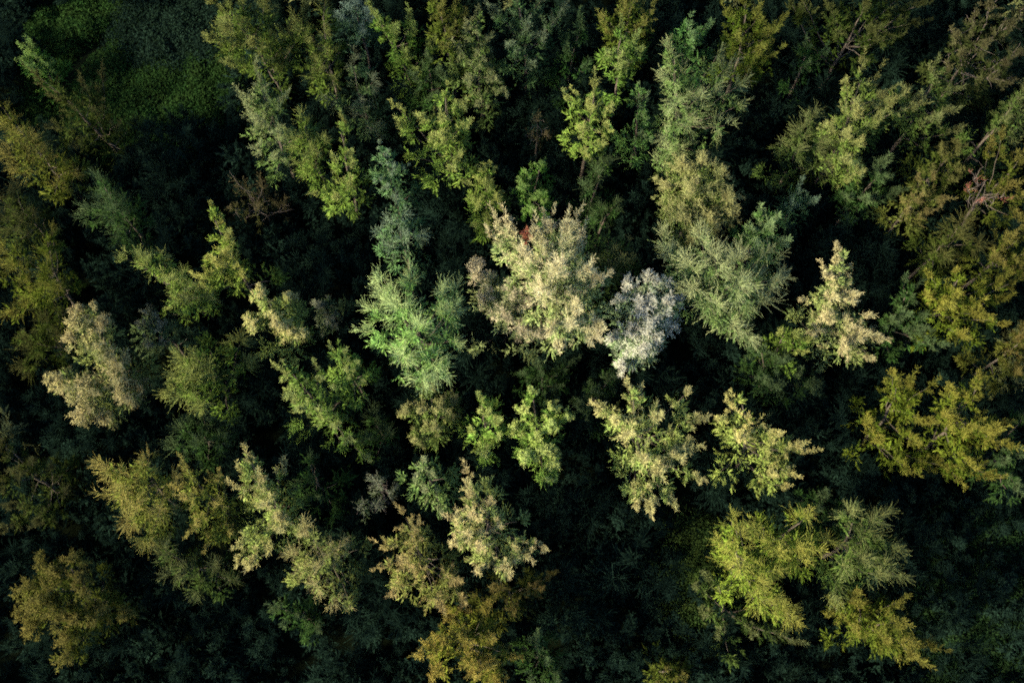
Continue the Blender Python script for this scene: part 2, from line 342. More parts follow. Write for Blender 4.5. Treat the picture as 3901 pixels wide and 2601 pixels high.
  [(-0.28,1.07,12.4,0.43),(0.38,0.6,11.86,0.71),(-0.75,-0.1,11.47,0.66),(-0.05,-0.52,11.24,0.71),(0.88,0.25,11.47,0.6),(-0.35,-0.94,10.94,0.55)],None),
('plume_tree','plume','green_vignette',4.41,40.36,10,'dim green tree left of the small golden-green ragged tree',
  [(0.55,0.84,9.4,0.91),(-0.12,-0.32,8.43,0.8),(1.1,-0.92,8.08,0.8),(-0.38,0.83,8.82,0.63),(-1.6,-0.38,6.18,0.77)],None),
('conical_tree','cone','green2',9.49,34.08,12.5,'narrow green spire squeezed left of the tall light green tree',
  [(-0.65,1.31,11.9,0.32),(-0.28,0.77,11.02,0.49),(-0.15,0.07,10.06,0.6),(0.44,-0.71,8.88,0.61),(0.1,-0.31,6.6,0.52)],None),
('feathery_tree','feather','lightgreen',12.56,34.02,14.5,'tall light green tree with drooping side arms, upper right of the large cream tree',
  [(-1.66,3.09,13.9,0.32),(-1.47,2.34,13.47,0.63),(-1.22,1.33,12.89,0.85),(-1.07,0.05,12.17,1.01),(0.35,-0.12,11.85,0.86),(1.12,1.02,12.11,0.75),(2,2.35,12.14,0.65),(1.62,3.27,12.44,0.54),(-0.49,-1.11,11.5,0.91),(-1.75,-1.84,11.15,0.75),(2.67,1,11.52,0.7),(3.28,0.43,11.11,0.49),(2,-1.31,10.89,0.7),(-0.36,-1.72,8.2,0.89),(-1.61,-2.41,7.85,0.73)],None),
('bushy_tree','clump','tanolive',12.78,27.42,13,'rounded tan-olive tree above the grey-white bushy tree',
  [(-0.99,1.58,11.79,1.22),(0.11,1.69,12.4,1.01),(1.14,1.24,11.83,1.01),(-1.88,0.58,11.1,1.16),(-0.39,0.12,11.45,1.56),(1.5,-0.04,11.21,1.22),(-1.21,-1.15,10.61,1.23),(0.63,-1.26,10.72,1.29),(2.17,-0.9,10.63,0.89),(0.43,-1.61,8,1.06)],None),
('plume_tree','plume','gold2_vignette',17.11,39.52,13.5,'gold-green tree at the top edge between the golden tree and the big dim olive tree',
  [(-0.67,1.45,12.9,0.87),(-1.48,1.3,12.32,0.71),(0.11,0.89,12.29,0.76),(0.96,0.04,11.52,0.82),(-1.1,-0.28,11.58,0.82),(1.52,0.71,11.57,0.72),(-0.09,-1.13,11.03,0.99),(-0.27,-1.11,8.96,0.79),(1.28,-1.1,10.78,0.77)],None),
('plume_tree','plume','green2_vignette',13.17,40.19,12,'small light green tree tip left of the gold-green top-edge tree',
  [(-0.5,0.43,11.4,0.44),(-0.13,-0.24,10.87,0.72),(0.54,0.33,10.82,0.56),(-0.01,-0.16,9.25,0.62)],None),
('plume_tree','plume','darkolive2_vignette',25.26,41.25,13,'big dim olive tree with visible limbs at the top edge right of centre',
  [(-0.33,-0.07,12.4,1.09),(-3.65,1.03,10.11,0.96),(-1.84,0.19,11.33,1),(0.48,-1.03,11.58,0.99),(2,0.89,11.34,1),(2.76,-0.23,10.85,1),(-1.57,-1.16,11.11,0.77),(0.23,-1.68,11.21,0.77),(3.75,1.32,10.55,0.84),(-4.29,1.66,9.68,0.74),(1.61,-1.65,10.86,0.72)],None),
('plume_tree','plume','green_vignette',22.38,40.01,9.5,'dim green tree in the gap under the big dim olive tree',
  [(-0.57,0.41,8.9,0.74),(0.65,0.03,8.18,0.8),(-0.27,-0.61,8.15,0.63)],None),
('autumn_tree','sparse2','brown_vignette',34.01,39.1,13,'brown autumn tree with visible limbs in the top right corner',
  [(-0.49,1.31,12.4,0.87),(-1.03,1.12,12.03,0.87),(1.02,1.02,11.75,0.99),(2.29,2.31,11.37,0.78),(-1.98,0.56,11.35,0.83),(-0.52,-0.29,11.49,0.99),(-1.62,-0.49,11.11,0.83),(1.89,-0.53,10.94,0.77),(0.84,-1.31,10.84,0.88),(1.59,-1.87,10.43,0.72),(-0.07,-2.35,10.35,0.77),(-2.19,-0.83,10.73,0.61)],None),
('plume_tree','plume','paleolive2',24.08,32.58,14.5,'large swept olive-green tree with a flame-shaped crown, upper right',
  [(-0.29,2.81,13.9,0.71),(0.68,2.46,13.32,0.66),(-1.06,1.89,12.97,0.78),(0.38,1.45,12.87,1.08),(1.42,1.06,12.36,0.96),(-0.7,0.69,12.3,1.2),(0.59,-0.02,11.86,1.08),(-0.8,-0.78,11.26,1.21),(0.07,-1.14,11.1,0.97),(-0.97,-1.78,10.55,1.04),(0.09,-2.58,10.12,0.98),(2.83,0.96,11.78,0.91),(-1.86,-0.12,11.4,0.85),(0.17,-1.96,7.36,0.83)],None),
('plume_tree','plume','green3',29.78,34.62,13,'olive-green pointed tree right of the large swept flame-shaped tree',
  [(-0.06,1.95,12.4,0.43),(-0.23,1.29,11.88,0.7),(0.56,0.66,11.43,0.7),(-0.87,0.14,10.86,0.87),(0.7,-0.49,10.64,0.76),(-0.12,-1.06,10.21,0.88),(-1.57,0.68,10.81,0.71),(2.18,-0.54,8.14,0.73),(-0.29,-0.63,8.32,0.79)],None),
('feathery_tree','feather','green3',21.05,32.16,11.5,'green tree leaning against the left side of the large swept flame-shaped tree',
  [(-0,1.15,10.9,0.65),(-0.52,0.46,10.38,0.87),(0.49,-0.1,10.16,0.87),(-0.8,-0.65,9.75,0.71),(-1.27,0.37,8.45,0.56),(1.35,-0.89,7.83,0.78)],None),
('plume_tree','plume','green',25.59,29.39,9.5,'dim green tree below the large swept flame-shaped tree',
  [(-0.78,0.64,7.92,1.01),(0.53,0.55,8.9,1.12),(0.07,-0.71,7.89,1.01),(1.28,-0.45,8.09,0.82),(-1.16,-0.48,7.35,0.83)],None),
('bushy_tree','clump','darkolive2',30.66,30.39,11.5,'olive tree left of the pinkish dead tree and above the tan-tipped one',
  [(-0.43,0.61,10.43,0.81),(0.31,0.72,10.9,0.81),(0.77,-0.37,10.25,0.81),(-0.93,-0.23,9.92,0.71),(0.08,-1.03,9.87,0.7)],None),
('plume_tree','plume','tan2',28.59,27.65,11.5,'tan-tipped olive tree lower left of the pinkish dead tree',
  [(0.36,1.09,10.9,0.55),(-0.16,0.89,10.45,0.67),(-0.4,0.12,9.93,0.92),(0.79,0.09,10.17,0.91),(0.09,-0.71,9.56,0.92),(-0.79,-0.55,9.33,0.74)],None),
('dead_tree','dead','pink',35.32,28.42,12,'bare dead tree with pinkish red twigs near the right edge',
  [(-3.19,0.1,11.4,0.78),(-2.59,-0.55,11.04,0.78),(-1.8,-0.76,10.77,0.66),(-3.57,-0.42,11.1,0.54)],None),
('plume_tree','plume','olivegold2',34.91,29.1,12,'olive tree on the right edge just right of the pinkish dead tree',
  [(-0.06,0.79,11.4,0.8),(-0.38,-0.34,10.49,0.86),(0.75,-1.25,9.92,0.81),(-0.63,2.43,10.44,0.65),(-1.21,2.28,10.19,0.54),(0.9,-2.28,9.22,0.7)],None),
('feathery_tree','feather','green3',35.57,33.83,12,'green pointed tree on the right edge below the brown autumn tree',
  [(0.33,1.49,11.4,0.38),(0.09,0.8,10.96,0.71),(0.64,0.05,10.58,0.71),(-0.59,0.15,10.39,0.66),(0.1,-1.05,9.93,0.77),(-0.87,-0.36,10.04,0.49)],None),
('plume_tree','plume','bluegreen2',20.8,28.71,8.5,'small dim blue-green tree in a dark gap left of the dim green upper-right tree',
  [(-0.17,0.31,7.9,0.82),(0.57,-0.15,7.37,0.76),(-0.54,-0.31,7.35,0.63)],None),
('plume_tree','plume','green2',17.48,25.18,12,'fresh green tree right of the rounded tan-olive tree',
  [(-0.31,1.09,11.4,0.6),(0.51,0.9,10.92,0.66),(0.05,0.05,10.64,0.96),(0.81,-0.68,10.01,0.85),(-0.54,-0.66,10.13,0.78),(-1.11,0.17,10.49,0.6)],None),
('feathery_tree','feather','gold2',-32.73,21.72,13,'gold and green tree with two tall wispy tops at the left edge',
  [(1.9,2.59,12.4,0.35),(1.5,1.83,11.94,0.59),(-1.13,1.56,10.96,0.71),(-1.5,1.95,10.9,0.48),(-0.7,0.61,10.8,0.77),(-0.37,-0.32,10.5,0.71),(1.23,0.92,11.42,0.71),(1.4,-0.13,10.86,0.83),(-1.71,0.06,10.28,0.54),(-2.14,-1.99,9.33,0.66),(-0.82,-1.52,9.85,0.77),(1.93,-0.52,10.63,0.65),(0.49,-1.3,10.16,0.77)],None),
('feathery_tree','feather','darkolive2',-32.56,18.2,9.5,'dim tangled golden-green tree below the two-topped left-edge tree',
  [(0.52,0.72,8.9,0.84),(-0.59,-0.09,8.22,0.73),(0.99,0.22,8.46,0.72),(-1.39,-1.4,7.44,0.73),(-0.47,-0.74,7.97,0.73),(1.1,1.51,8.34,0.61)],None),
('plume_tree','plume','yellow',-19.46,23.04,14,'bright yellow tree with one tall leaning top, left of the light green spiky tree',
  [(-0.3,2.36,13.4,0.29),(-0.07,1.75,12.91,0.52),(0.25,1.04,12.33,0.76),(0.28,0.25,11.79,0.82),(-0.09,-0.57,11.3,0.77),(-0.81,-0.08,11.67,0.59),(0.84,-0.46,11.16,0.59),(-1.11,-1.29,10.83,0.71),(1.07,-0.96,10.78,0.53)],None),
('feathery_tree','feather','brightyg',-23.1,21.78,12.5,'low yellow tree of wide-spread arms below left of the leaning bright yellow tree',
  [(-1.76,0.85,11.48,0.71),(-2.43,0.86,11.9,0.47),(-1.21,0.57,11.12,0.71),(-0.77,1.28,10.87,0.59),(-0.39,0.08,10.54,0.65),(0.74,0.28,9.92,0.72),(1.4,-0.06,9.5,0.78),(0.3,-0.25,10.09,0.66),(0.53,-0.69,7.97,0.86),(-0.4,-0.82,8.38,0.79),(1.46,-0.55,7.52,0.8)],None),
('bushy_tree','clump','greytan',-27.36,15.19,14,'large grey-tan bushy tree near the left edge',
  [(-0.61,3.44,12.92,0.69),(0.47,3.6,13.4,0.43),(-0.32,2.45,12.67,1),(-1.09,1.66,12.11,0.88),(0.82,2.4,12.66,0.87),(0.43,1.36,12.13,1.13),(1.22,0.61,11.61,1.01),(-2.55,-0.39,10.82,0.82),(-1.6,-0.96,10.73,1.14),(-0.38,-1.24,10.69,1.33),(-0.85,-2.3,10.1,1.02),(1.33,-0.48,10.99,1.01),(1.83,-1.52,10.35,0.95),(1.86,-0.45,9.09,0.84),(-0.06,-2.34,8.76,0.91)],None),
('bushy_tree','clump','greygreen2',-24.34,18.33,11,'dim grey slim tree right of the large grey-tan bushy tree',
  [(-0.16,1.03,10.4,0.65),(0.51,0.34,9.81,0.77),(-0.19,-0.72,9.4,0.83),(-0.76,0.45,9.97,0.65),(0.51,-0.75,9.28,0.65)],None),
('bushy_tree','clump','palecream',-15.85,18.87,13,'pale cream-green tree with one pointed top between the yellow tree and the spiky green one',
  [(-0.66,1.53,12.4,0.4),(-0.62,0.92,12.05,0.69),(-0.25,0.15,11.57,0.81),(0.32,-0.41,11.13,0.81),(0.85,-0.83,10.77,0.7),(1.66,-0.92,10.43,0.59),(-1.16,-0.58,11.19,0.64),(0.78,1.4,10.16,0.59),(-1.59,-0.17,11.34,0.52)],None),
('feathery_tree','feather','yellowgreen',-20.58,15.28,12,'yellow-green starry tree right of the large grey-tan bushy tree',
  [(-0.94,0.65,11.04,0.58),(-0.22,0.86,11.4,0.52),(-1.13,-0.2,10.66,0.81),(-0.06,-0.49,10.61,0.92),(-0.76,-1.28,10.17,0.81),(0.06,-1.81,9.86,0.64),(0.36,0.29,9.43,0.83),(-1.73,-1.14,10.07,0.52),(1.48,2.18,8.56,0.78),(1.88,0.93,8.38,0.72)],None),
('plume_tree','plume','freshyg',-12.68,12.82,13,'bright green tree with three pointed leaders below left of the spiky green tree',
  [(-1.73,2.26,12.4,0.45),(-1.48,1.67,11.94,0.77),(-1.18,0.72,11.23,0.9),(-0.17,2.46,11.29,0.39),(-0.23,1.6,11.21,0.65),(-0.9,0.09,10.74,0.91),(0.16,-0.29,10.13,0.91),(0.89,-0.77,9.55,0.85),(1.46,-1.54,8.9,0.73),(2.2,-2.25,6.16,0.82)],None),
('plume_tree','plume','freshyg',-10.86,15.39,12.5,'small bright green-topped tree between the three-leader tree and the spiky green tree',
  [(-0.73,0.98,11.9,0.4),(-0.22,0.67,11.47,0.63),(0.08,-0.09,10.94,0.75),(-0.59,-1.05,10.47,0.58),(0.87,-0.49,10.35,0.52),(0.44,0.41,10.97,0.52)],None),
('feathery_tree','feather','green',-21.47,11.47,8.5,'dim green low tree beneath the yellow-green starry tree',
  [(-0.68,0.34,7.9,0.89),(0.13,-0.45,7.21,0.96),(1.17,-0.07,6.73,0.84),(-1.23,-0.62,7.3,0.66),(0.25,1.06,7.2,0.66)],None),
('bushy_tree','clump','greygreen2',-13.16,20.44,8,'faint dark tree in shade left of the light green spiky tree',
  [(-0.31,0.5,7.4,0.74),(-0,-0.6,6.74,0.74),(0.54,0.17,6.87,0.56)],None),
('feathery_tree','feather','sprucegreen',-6.17,17.57,14.5,'light green spiky tree seen from above, left of the large cream tree',
  [(0.99,-1.97,13.39,1.11),(-2.17,3.24,12.82,0.6),(-1.66,1.94,13.15,0.97),(-0.44,3.25,12.97,0.54),(-2.55,1.01,13.1,0.59),(-0.75,0.9,13.49,1.18),(1.46,1.93,13.19,0.86),(2.35,2.36,12.96,0.54),(2.05,0.66,13.29,0.75),(0.16,-0.47,13.9,1.16),(-0.68,-1.7,13.46,0.95),(0.21,-3.06,13.14,0.85),(1.81,-2.76,13.07,0.58),(-2.79,-0.16,13.1,0.53),(2.41,-0.87,13.24,0.53)],None),
('plume_tree','plume','cream',2.85,20.57,15.5,'largest cream-coloured tree in the middle of the forest',
  [(-0.58,4.25,13.65,0.45),(-0.31,2.99,14,0.96),(0.74,3.16,13.95,0.89),(-3.31,3.19,13.47,0.9),(-2.45,2.46,13.8,1.18),(-3.94,2.77,13.37,0.6),(-1.04,1.86,14.22,1.32),(0.41,1.48,14.43,1.46),(1.28,2.11,14.17,0.96),(-1.56,0.57,14.32,1.46),(0.09,-0.15,14.9,1.66),(1.23,-0.08,14.53,1.31),(2.08,-0.28,14.24,0.95),(-0.73,-1.16,14.44,1.45),(0.94,-1.48,14.34,1.3),(2.66,0.13,14.06,0.51),(0.61,-2.82,13.94,1.3),(-0.29,-2.5,14.05,1.01),(1.79,-3.26,13.66,1.16),(2.35,-2.69,13.71,0.94),(0.19,-3.69,13.65,0.87)],(-1.88,2.93,13.9,0.63)),
('bushy_tree','clump','tancream',-0.51,19.88,13,'tan tree hugging the lower left of the largest cream tree',
  [(0.48,0.16,12.4,0.86),(0.05,-1.12,11.64,1),(0.98,-1.64,11.35,0.93),(1.35,-0.29,11.87,0.66),(-1.47,1.89,9.85,0.96),(-1.85,3.14,9.43,0.77),(1.94,-2.12,10.89,0.8),(-1.15,0.56,10.08,0.75)],None),
('feathery_tree','feather','green3',6.8,22.82,12.5,'dim green pointed tree between the largest cream tree and the pale wide-armed one',
  [(-0.37,1.43,11.9,0.35),(0.96,1.24,11.23,0.3),(-0.19,0.55,11.39,0.71),(0.49,-0.15,10.9,0.77),(-0.77,-0.04,11.03,0.71),(1.03,0.17,10.89,0.47),(-0.15,-0.97,10.54,0.71)],None),
('bushy_tree','clump','greywhite',8.69,18.46,14,'grey-white bushy tree right of the largest cream tree',
  [(-0.86,1.99,12.82,0.77),(0.21,2.01,13.4,0.7),(1.43,1.99,12.82,0.7),(-1.4,1.22,12.38,0.77),(-0.02,0.82,12.71,1.15),(1.19,0.86,12.58,0.96),(2.1,1.28,12.37,0.51),(0.31,-0.41,12.03,1.16),(-1.1,-0.67,11.7,0.97),(-1.93,-1.15,11.24,0.78),(-0.22,-1.49,11.41,1.16),(0.69,-1.23,11.56,0.84),(-1.33,-2.51,10.71,0.78),(1.8,0.23,10.81,0.85)],None),
('bushy_tree','clump','tanolive',-5.3,12.82,11,'small olive-tan tree directly below the light green spiky tree',
  [(-0.08,1.19,10.4,0.81),(0.53,0.15,9.71,0.81),(-0.69,0.09,9.7,0.7),(-1.59,-0.13,9.31,0.64),(1.11,0.99,8.46,0.71),(0.16,-0.99,9.15,0.76),(-1.02,-1.52,8.8,0.7),(1.25,-0.13,8.02,0.65)],None),
('plume_tree','plume','vividgreen',-1.72,11.66,12,'small vivid green tree with a single bright lobe left of the forked vivid green tree',
  [(-0.29,1.5,11.4,0.45),(-0.02,0.8,10.87,0.63),(0.55,0.25,10.36,0.63),(0.74,-0.48,9.86,0.52),(-0.79,0.1,9.05,0.53),(-0.23,-1.06,7.97,0.77)],None),
('bushy_tree','clump','vividgreen',1.88,11.19,12.5,'forked vivid green tree below the largest cream tree',
  [(-0.58,2.36,11.9,0.4),(-0.85,1.33,11.29,0.68),(0.8,1.47,11.01,0.57),(1.68,1.04,10.49,0.52),(0.66,0.65,10.73,0.74),(-0.28,0.1,10.61,0.68),(-0.96,-1.39,9.78,0.69),(0.24,-0.9,10.01,0.8),(0.89,-1.69,9.5,0.58),(0.69,-2.56,9.07,0.46),(-1.47,0.5,9.43,0.64)],None),
('plume_tree','plume','creamyellow',9.0,10.57,14,'pale yellow tree with several bright tops below the grey-white bushy tree',
  [(-0.84,2.35,12.87,0.67),(-1.58,2.75,13.4,0.49),(-1.33,0.56,11.88,1.11),(-0.22,1.31,12.1,0.98),(-1.86,1.19,12.29,0.74),(-0.71,-0.72,10.98,0.99),(0.25,-1.27,10.46,1),(1.91,2.65,11.39,0.63),(2.52,1.32,10.79,0.82),(1.92,0.13,10.65,1),(2.98,-1.96,9.25,0.57),(1.4,-0.69,10.46,0.88),(-0.01,-3.12,9.35,0.94),(-0.86,-3.47,9.19,0.57),(1.23,-3.37,8.99,0.57),(-2.71,1.97,10.4,0.95)],None),
('plume_tree','plume','creamgold',16.61,9.88,14,'yellow leaning tree with a spear-shaped top, right of the pale yellow tree',
  [(-2.45,3.16,13.4,0.37),(-2.51,2.34,12.82,0.68),(-2.99,1.68,12.28,0.75),(-1.39,1.69,12.22,0.81),(-1.9,0.91,11.83,1),(-0.1,0.72,11.27,1.14),(1.18,0.26,10.56,1.02),(2.46,0.34,10.05,0.64),(0.02,-0.85,10.37,1.02),(1.26,-1.07,9.88,0.7),(1.17,-1.68,7.8,0.72)],None),
('plume_tree','plume','darkgreen',2.37,15.77,9,'dark green tree in shade under the lower side of the largest cream tree',
  [(-0.45,0.19,8.4,0.9),(1.15,0.41,7.43,0.91),(0.32,-0.71,7.6,0.78),(-1.49,-0.11,7.69,0.72)],None),
('bushy_tree','clump','darkgreen',5.82,14.61,8.5,'dark green tree in shade below the grey-white bushy tree',
  [(0.92,0.84,7.9,0.84),(-0.09,0.07,7.18,0.79),(-0.82,-0.88,6.51,0.85)],None),
('feathery_tree','feather','darkgreen',-9.19,11.9,8.5,'dim green tree in shade below the small olive-tan tree',
  [(-0.22,0.8,7.9,0.77),(0.61,-0.27,7.12,0.84),(-0.58,-0.57,7.1,0.72)],None),
('feathery_tree','feather','paleolive3',13.91,21.0,13.5,'pale wide-armed feathery tree right of the grey-white bushy tree',
  [(-1.14,3.38,11.82,0.4),(-1.18,2.2,12.05,0.73),(-3.19,2.69,11.56,0.73),(-2.92,1.37,11.79,0.92),(-1.85,0.64,12.14,1.05),(-0.44,0.84,12.45,1.18),(0.97,0.73,12.59,1.04),(2.47,1.46,12.25,0.59),(3.39,1.52,12.06,0.4),(0.54,-0.52,12.9,1.16),(2.39,-0.12,12.42,0.91),(-0.56,-1.29,12.5,1.04),(1.73,-1.35,12.49,0.91),(-1.64,-0.67,12.25,0.85),(3.66,0.35,12.09,0.52),(1.55,-2.77,10.29,0.93),(0.67,-2.2,10.46,0.86)],None),
('conical_tree','cone','creamtan',22.42,19.36,14.5,'cream cone-shaped tree with a pointed top right of the pale wide-armed tree',
  [(-1.02,3.12,13.9,0.32),(-0.96,2.5,13.07,0.58),(-1.41,2.35,12.62,0.52),(-0.27,1.92,12.29,0.65),(-1.11,1.67,11.92,0.85),(-0.22,1.03,11.24,0.93),(-1.13,0.8,10.81,0.86),(-2.04,1,10.54,0.53),(-0.89,-0.12,9.75,0.87),(0.04,-0.38,9.56,0.94),(1.28,-0.1,9.67,0.74),(-1.33,-0.56,9.09,0.88),(0.85,-1.08,8.71,1.09),(2.06,-0.78,8.75,0.88),(0.06,-1.56,8.19,0.96),(1.74,-1.78,7.82,0.82),(2.83,-1.07,8.2,0.41)],None),
('plume_tree','plume','yellowgreen',18.95,17.48,11.5,'small yellow-green tree at the lower left foot of the cream cone-shaped tree',
  [(-0.1,0.11,10.42,0.7),(0.33,-0.54,9.98,0.53),(-0.94,0.28,10.9,0.52),(0.76,0.07,9.96,0.53)],None),
('plume_tree','plume','richgold',30.05,19.75,13.5,'rich gold tree near the right edge above the gold pair',
  [(-0.86,1.48,12.9,0.4),(-2.05,1.35,11.91,0.46),(-1.81,0.47,11.79,0.75),(-0.83,0.57,12.25,0.92),(-1.2,-0.4,11.49,0.93),(0.05,-0.67,11.36,0.93),(-0.42,-1.69,10.69,0.88),(1.5,1.06,11.67,0.76),(3.08,1.34,10.99,0.59),(2.32,0.38,11.11,0.64),(2.08,-1.06,10.6,0.47),(0.6,-0.12,11.57,0.7)],None),
('plume_tree','plume','green',27.01,18.92,12,'green pointed tree left of the rich gold tree that stands above the gold pair',
  [(-0.57,2.04,11.4,0.41),(-0.2,1.29,10.85,0.65),(-0.84,0.53,10.28,0.83),(0.21,-0.56,9.57,0.95),(1.21,-1.32,8.94,0.84),(-1.3,-0,9.79,0.65),(0.63,0.43,10.12,0.65)],None),
('feathery_tree','feather','darkolive2',30.47,24.56,11.5,'dim olive tree below the pinkish dead tree',
  [(0.19,0.95,10.9,0.78),(-0.19,-0.08,10.24,0.84),(-0.97,-0.86,9.59,0.73),(1.03,-0.12,10.19,0.72)],None),
('plume_tree','plume','olivegold2',33.93,23.38,12.5,'olive-gold tree cut by the right edge above the rich gold tree',
  [(0.29,0.96,11.9,0.65),(-0.52,0.76,11.18,0.83),(0.31,-0.2,11.06,0.95),(-0.72,-0.34,10.56,0.78),(0.77,-1.04,10.48,0.71)],None),
('plume_tree','plume','richgold',26.0,12.11,12.5,'gold-topped tree with green skirts, left one of the lower right gold pair',
  [(-1.25,2.16,11.9,0.83),(-0.46,1.43,11.24,1.16),(0.66,1.66,10.83,0.84),(0.25,0.37,10.44,1.17),(0.12,-0.96,9.68,0.91),(-1.74,0.39,8.7,0.86),(-1.24,-0.65,7.83,0.87),(0.49,-2.3,6.87,0.95),(2.64,-2.26,6.58,0.95)],None),
('plume_tree','plume','richgold',30.09,11.31,13,'broad rich gold tree, right one of the lower right gold pair',
  [(-0.2,2.85,12.4,0.57),(-1.46,1.96,11.13,0.97),(-1.61,0.86,10.51,0.97),(-0.32,2.05,11.81,0.7),(-0.73,0.21,10.44,0.91),(0.39,0,10.43,1.29),(1.33,-0.24,10.19,1.04),(-0.18,-1.56,9.34,0.98),(1.6,0.61,10.63,0.71),(0.01,-2.23,7.2,0.87),(1.29,-2.15,7.69,0.87)],None),
('plume_tree','plume','rustolive',34.17,16.84,11,'dim rusty olive tree on the right edge beside the gold pair',
  [(-0.26,0.45,10.4,0.82),(0.26,-0.58,9.65,0.82),(-0.37,-1.09,9.28,0.71),(0.44,1.51,9.83,0.65)],None),
('plume_tree','plume','darkgreen',33.54,10.07,10,'dim dark tree at the right edge below the gold pair',
  [(-0.78,-0.46,8.66,0.82),(-0.05,0.02,9.4,0.81),(-0.15,-1.57,8.26,0.82),(1.28,2.63,7.92,0.71)],None),
('bushy_tree','clump','darkgreen',18.45,15.97,10,'wide dark green tree in shade below the pale wide-armed tree',
  [(-1.72,1.27,9.4,1.01),(-0.33,-0.85,8.03,1.02),(0.95,0.09,7.96,1.08),(2.32,-0.82,7.15,0.91),(-0.06,0.57,8.51,1.02),(-1.28,-0.61,8.32,0.84)],None),
('plume_tree','plume','darkgreen',20.97,6.75,9.5,'dim green tree in shade right of the yellow leaning tree',
  [(-0.42,0.52,8.9,0.81),(0.95,-0.03,8.05,0.76),(0.17,-0.55,8.11,0.7),(-0.87,-0.14,8.31,0.64)],None),
('plume_tree','plume','darkolive',-32.27,7.87,11.5,'dim olive tree cut by the left edge, lower left, above the round corner tree',
  [(-0.77,2.85,10.9,0.4),(-0.67,2.03,10.3,0.63),(-0.29,1.05,9.52,0.92),(-1.25,0.24,9.1,0.86),(0.69,1.51,9.27,0.69),(-0.15,-0.87,8.2,0.93),(1.02,1.2,7.28,0.77),(0.76,-1.66,7.41,0.94),(1.48,-0.06,6.06,0.78),(-1.21,-2.24,7.43,0.82)],None),
('feathery_tree','feather','goldtan',-23.94,7.16,13,'gold-tan swept tree, left one of a pair in the lower left',
  [(-2.07,1.83,11.08,0.51),(-1.21,1.37,11.38,0.82),(0.91,1.93,12.4,0.5),(0.54,1.16,11.94,0.69),(-0.41,0.66,11.46,1.01),(-1.23,0.11,10.98,0.82),(0.1,-0.4,11.05,1.01),(-0.31,-1.5,10.42,0.82),(0.5,-2.57,9.88,0.83),(1.07,-0.81,9.52,0.9),(1.46,0.94,10.3,0.83)],None),
('plume_tree','plume','goldtan',-19.78,6.54,12.5,'gold-tan tree, right one of a pair in the lower left',
  [(-0.59,1.78,11.9,0.69),(-0.98,1.02,11.34,0.69),(-0.35,0.45,10.94,0.88),(-0.1,-0.85,10.02,0.7),(-0.7,-1.33,9.77,0.7),(0.58,1.47,9.85,0.9),(0.65,0.09,8.92,0.91),(0.74,-1.24,7.82,0.85),(-0.25,-1.91,8.03,0.72)],None),
('plume_tree','plume','palecream',-15.66,5.98,14,'pale cream plume tree with a long slanting ridge, right of the gold-tan pair',
  [(-0.66,3.37,13.4,0.31),(-0.59,2.75,12.96,0.55),(-1.13,2.38,12.67,0.49),(-0.22,1.75,12.21,0.81),(0.27,0.74,11.43,1),(0.78,-0.03,10.8,0.88),(-0.86,-2.2,9.64,1.02),(-1.24,-1.41,10.17,0.7),(0.95,-0.6,10.39,0.89),(1.77,-0.84,9.97,0.76),(0.09,-1.4,10.08,0.76),(-1.69,-2.55,9.42,0.51),(0.59,2.61,10.88,0.7),(-1.27,1.62,12.16,0.56)],None),
('feathery_tree','feather','palecream2',-12.26,2.8,12.5,'yellowish wispy tree reaching down right from the pale cream plume tree',
  [(-0.17,1.71,11.9,0.86),(0.88,0.82,11.09,0.68),(0.32,-0.16,10.79,0.81),(-0.06,-1.22,10.24,0.81),(0.98,-2.02,9.68,0.69),(1.83,-2.5,9.25,0.38),(-1.33,0.69,9.94,0.82),(1.38,1.23,10.94,0.5),(-1.08,-0.33,9.48,0.76)],None),
('feathery_tree','feather','green',-13.48,8.1,10,'dim green slim tree between the pale cream plume tree and the many-topped cream tree',
  [(0.19,1.41,9.4,0.46),(-0.02,0.33,8.78,0.64),(0.27,-0.75,8.17,0.7),(-0.49,-0.2,8.43,0.58)],None),
('bushy_tree','clump','olivegold2',-28.3,0.28,12.5,'round olive-gold tree in the bottom left corner',
  [(-0.96,2.4,10.97,0.81),(-0.21,1.81,11.14,0.86),(1.1,2.63,11.9,0.73),(1.05,1.59,11.31,0.86),(-1.94,1.03,10.26,0.94),(-1,0.49,10.38,1.24),(-0.4,-0.31,10.15,1.12),(-2.35,-0.58,9.56,0.81),(1.85,0.75,10.7,0.56),(0.92,-0.57,10.1,0.87),(1.82,-0.84,9.85,0.68),(-1.76,-1.11,9.48,0.88),(-0.26,-1.67,8.3,1.02),(1.74,-0.04,8.66,1.14),(2.85,-0.31,7.79,0.96),(-0.78,-3.08,6.67,0.97)],None),
('feathery_tree','feather','green3',-20.6,2.46,10.5,'green tree with small bright tips hanging below the gold-tan pair',
  [(-1.39,1.08,9.9,0.73),(-0.21,-0.03,8.91,0.73),(0.13,-1.06,8.33,0.62),(1.89,-0.54,7.64,0.69),(-1.1,-0.04,9.22,0.68),(1.01,0.33,8.31,0.63)],None),
('plume_tree','plume','green',-14.07,-0.42,9.5,'dim green tree at the foot of the yellowish wispy tree',
  [(-0.96,0.66,8.9,0.73),(-0.51,-0.43,8.07,0.68),(1.08,-0.44,7.21,0.74),(0.27,0.17,7.92,0.74)],None),
('thin_tree','sparse','greygreen2',-8.9,7.41,9.5,'dim thin tree with sparse twigs, left of the many-topped cream tree',
  [(0.06,0.72,8.9,0.75),(0.6,0.2,8.46,0.75),(-0.88,-0.62,8,0.7),(0.15,-0.63,8.12,0.58)],None),
('plume_tree','plume','paleolive3',-5.3,7.79,13,'slim pale tree standing behind the many-topped cream tree',
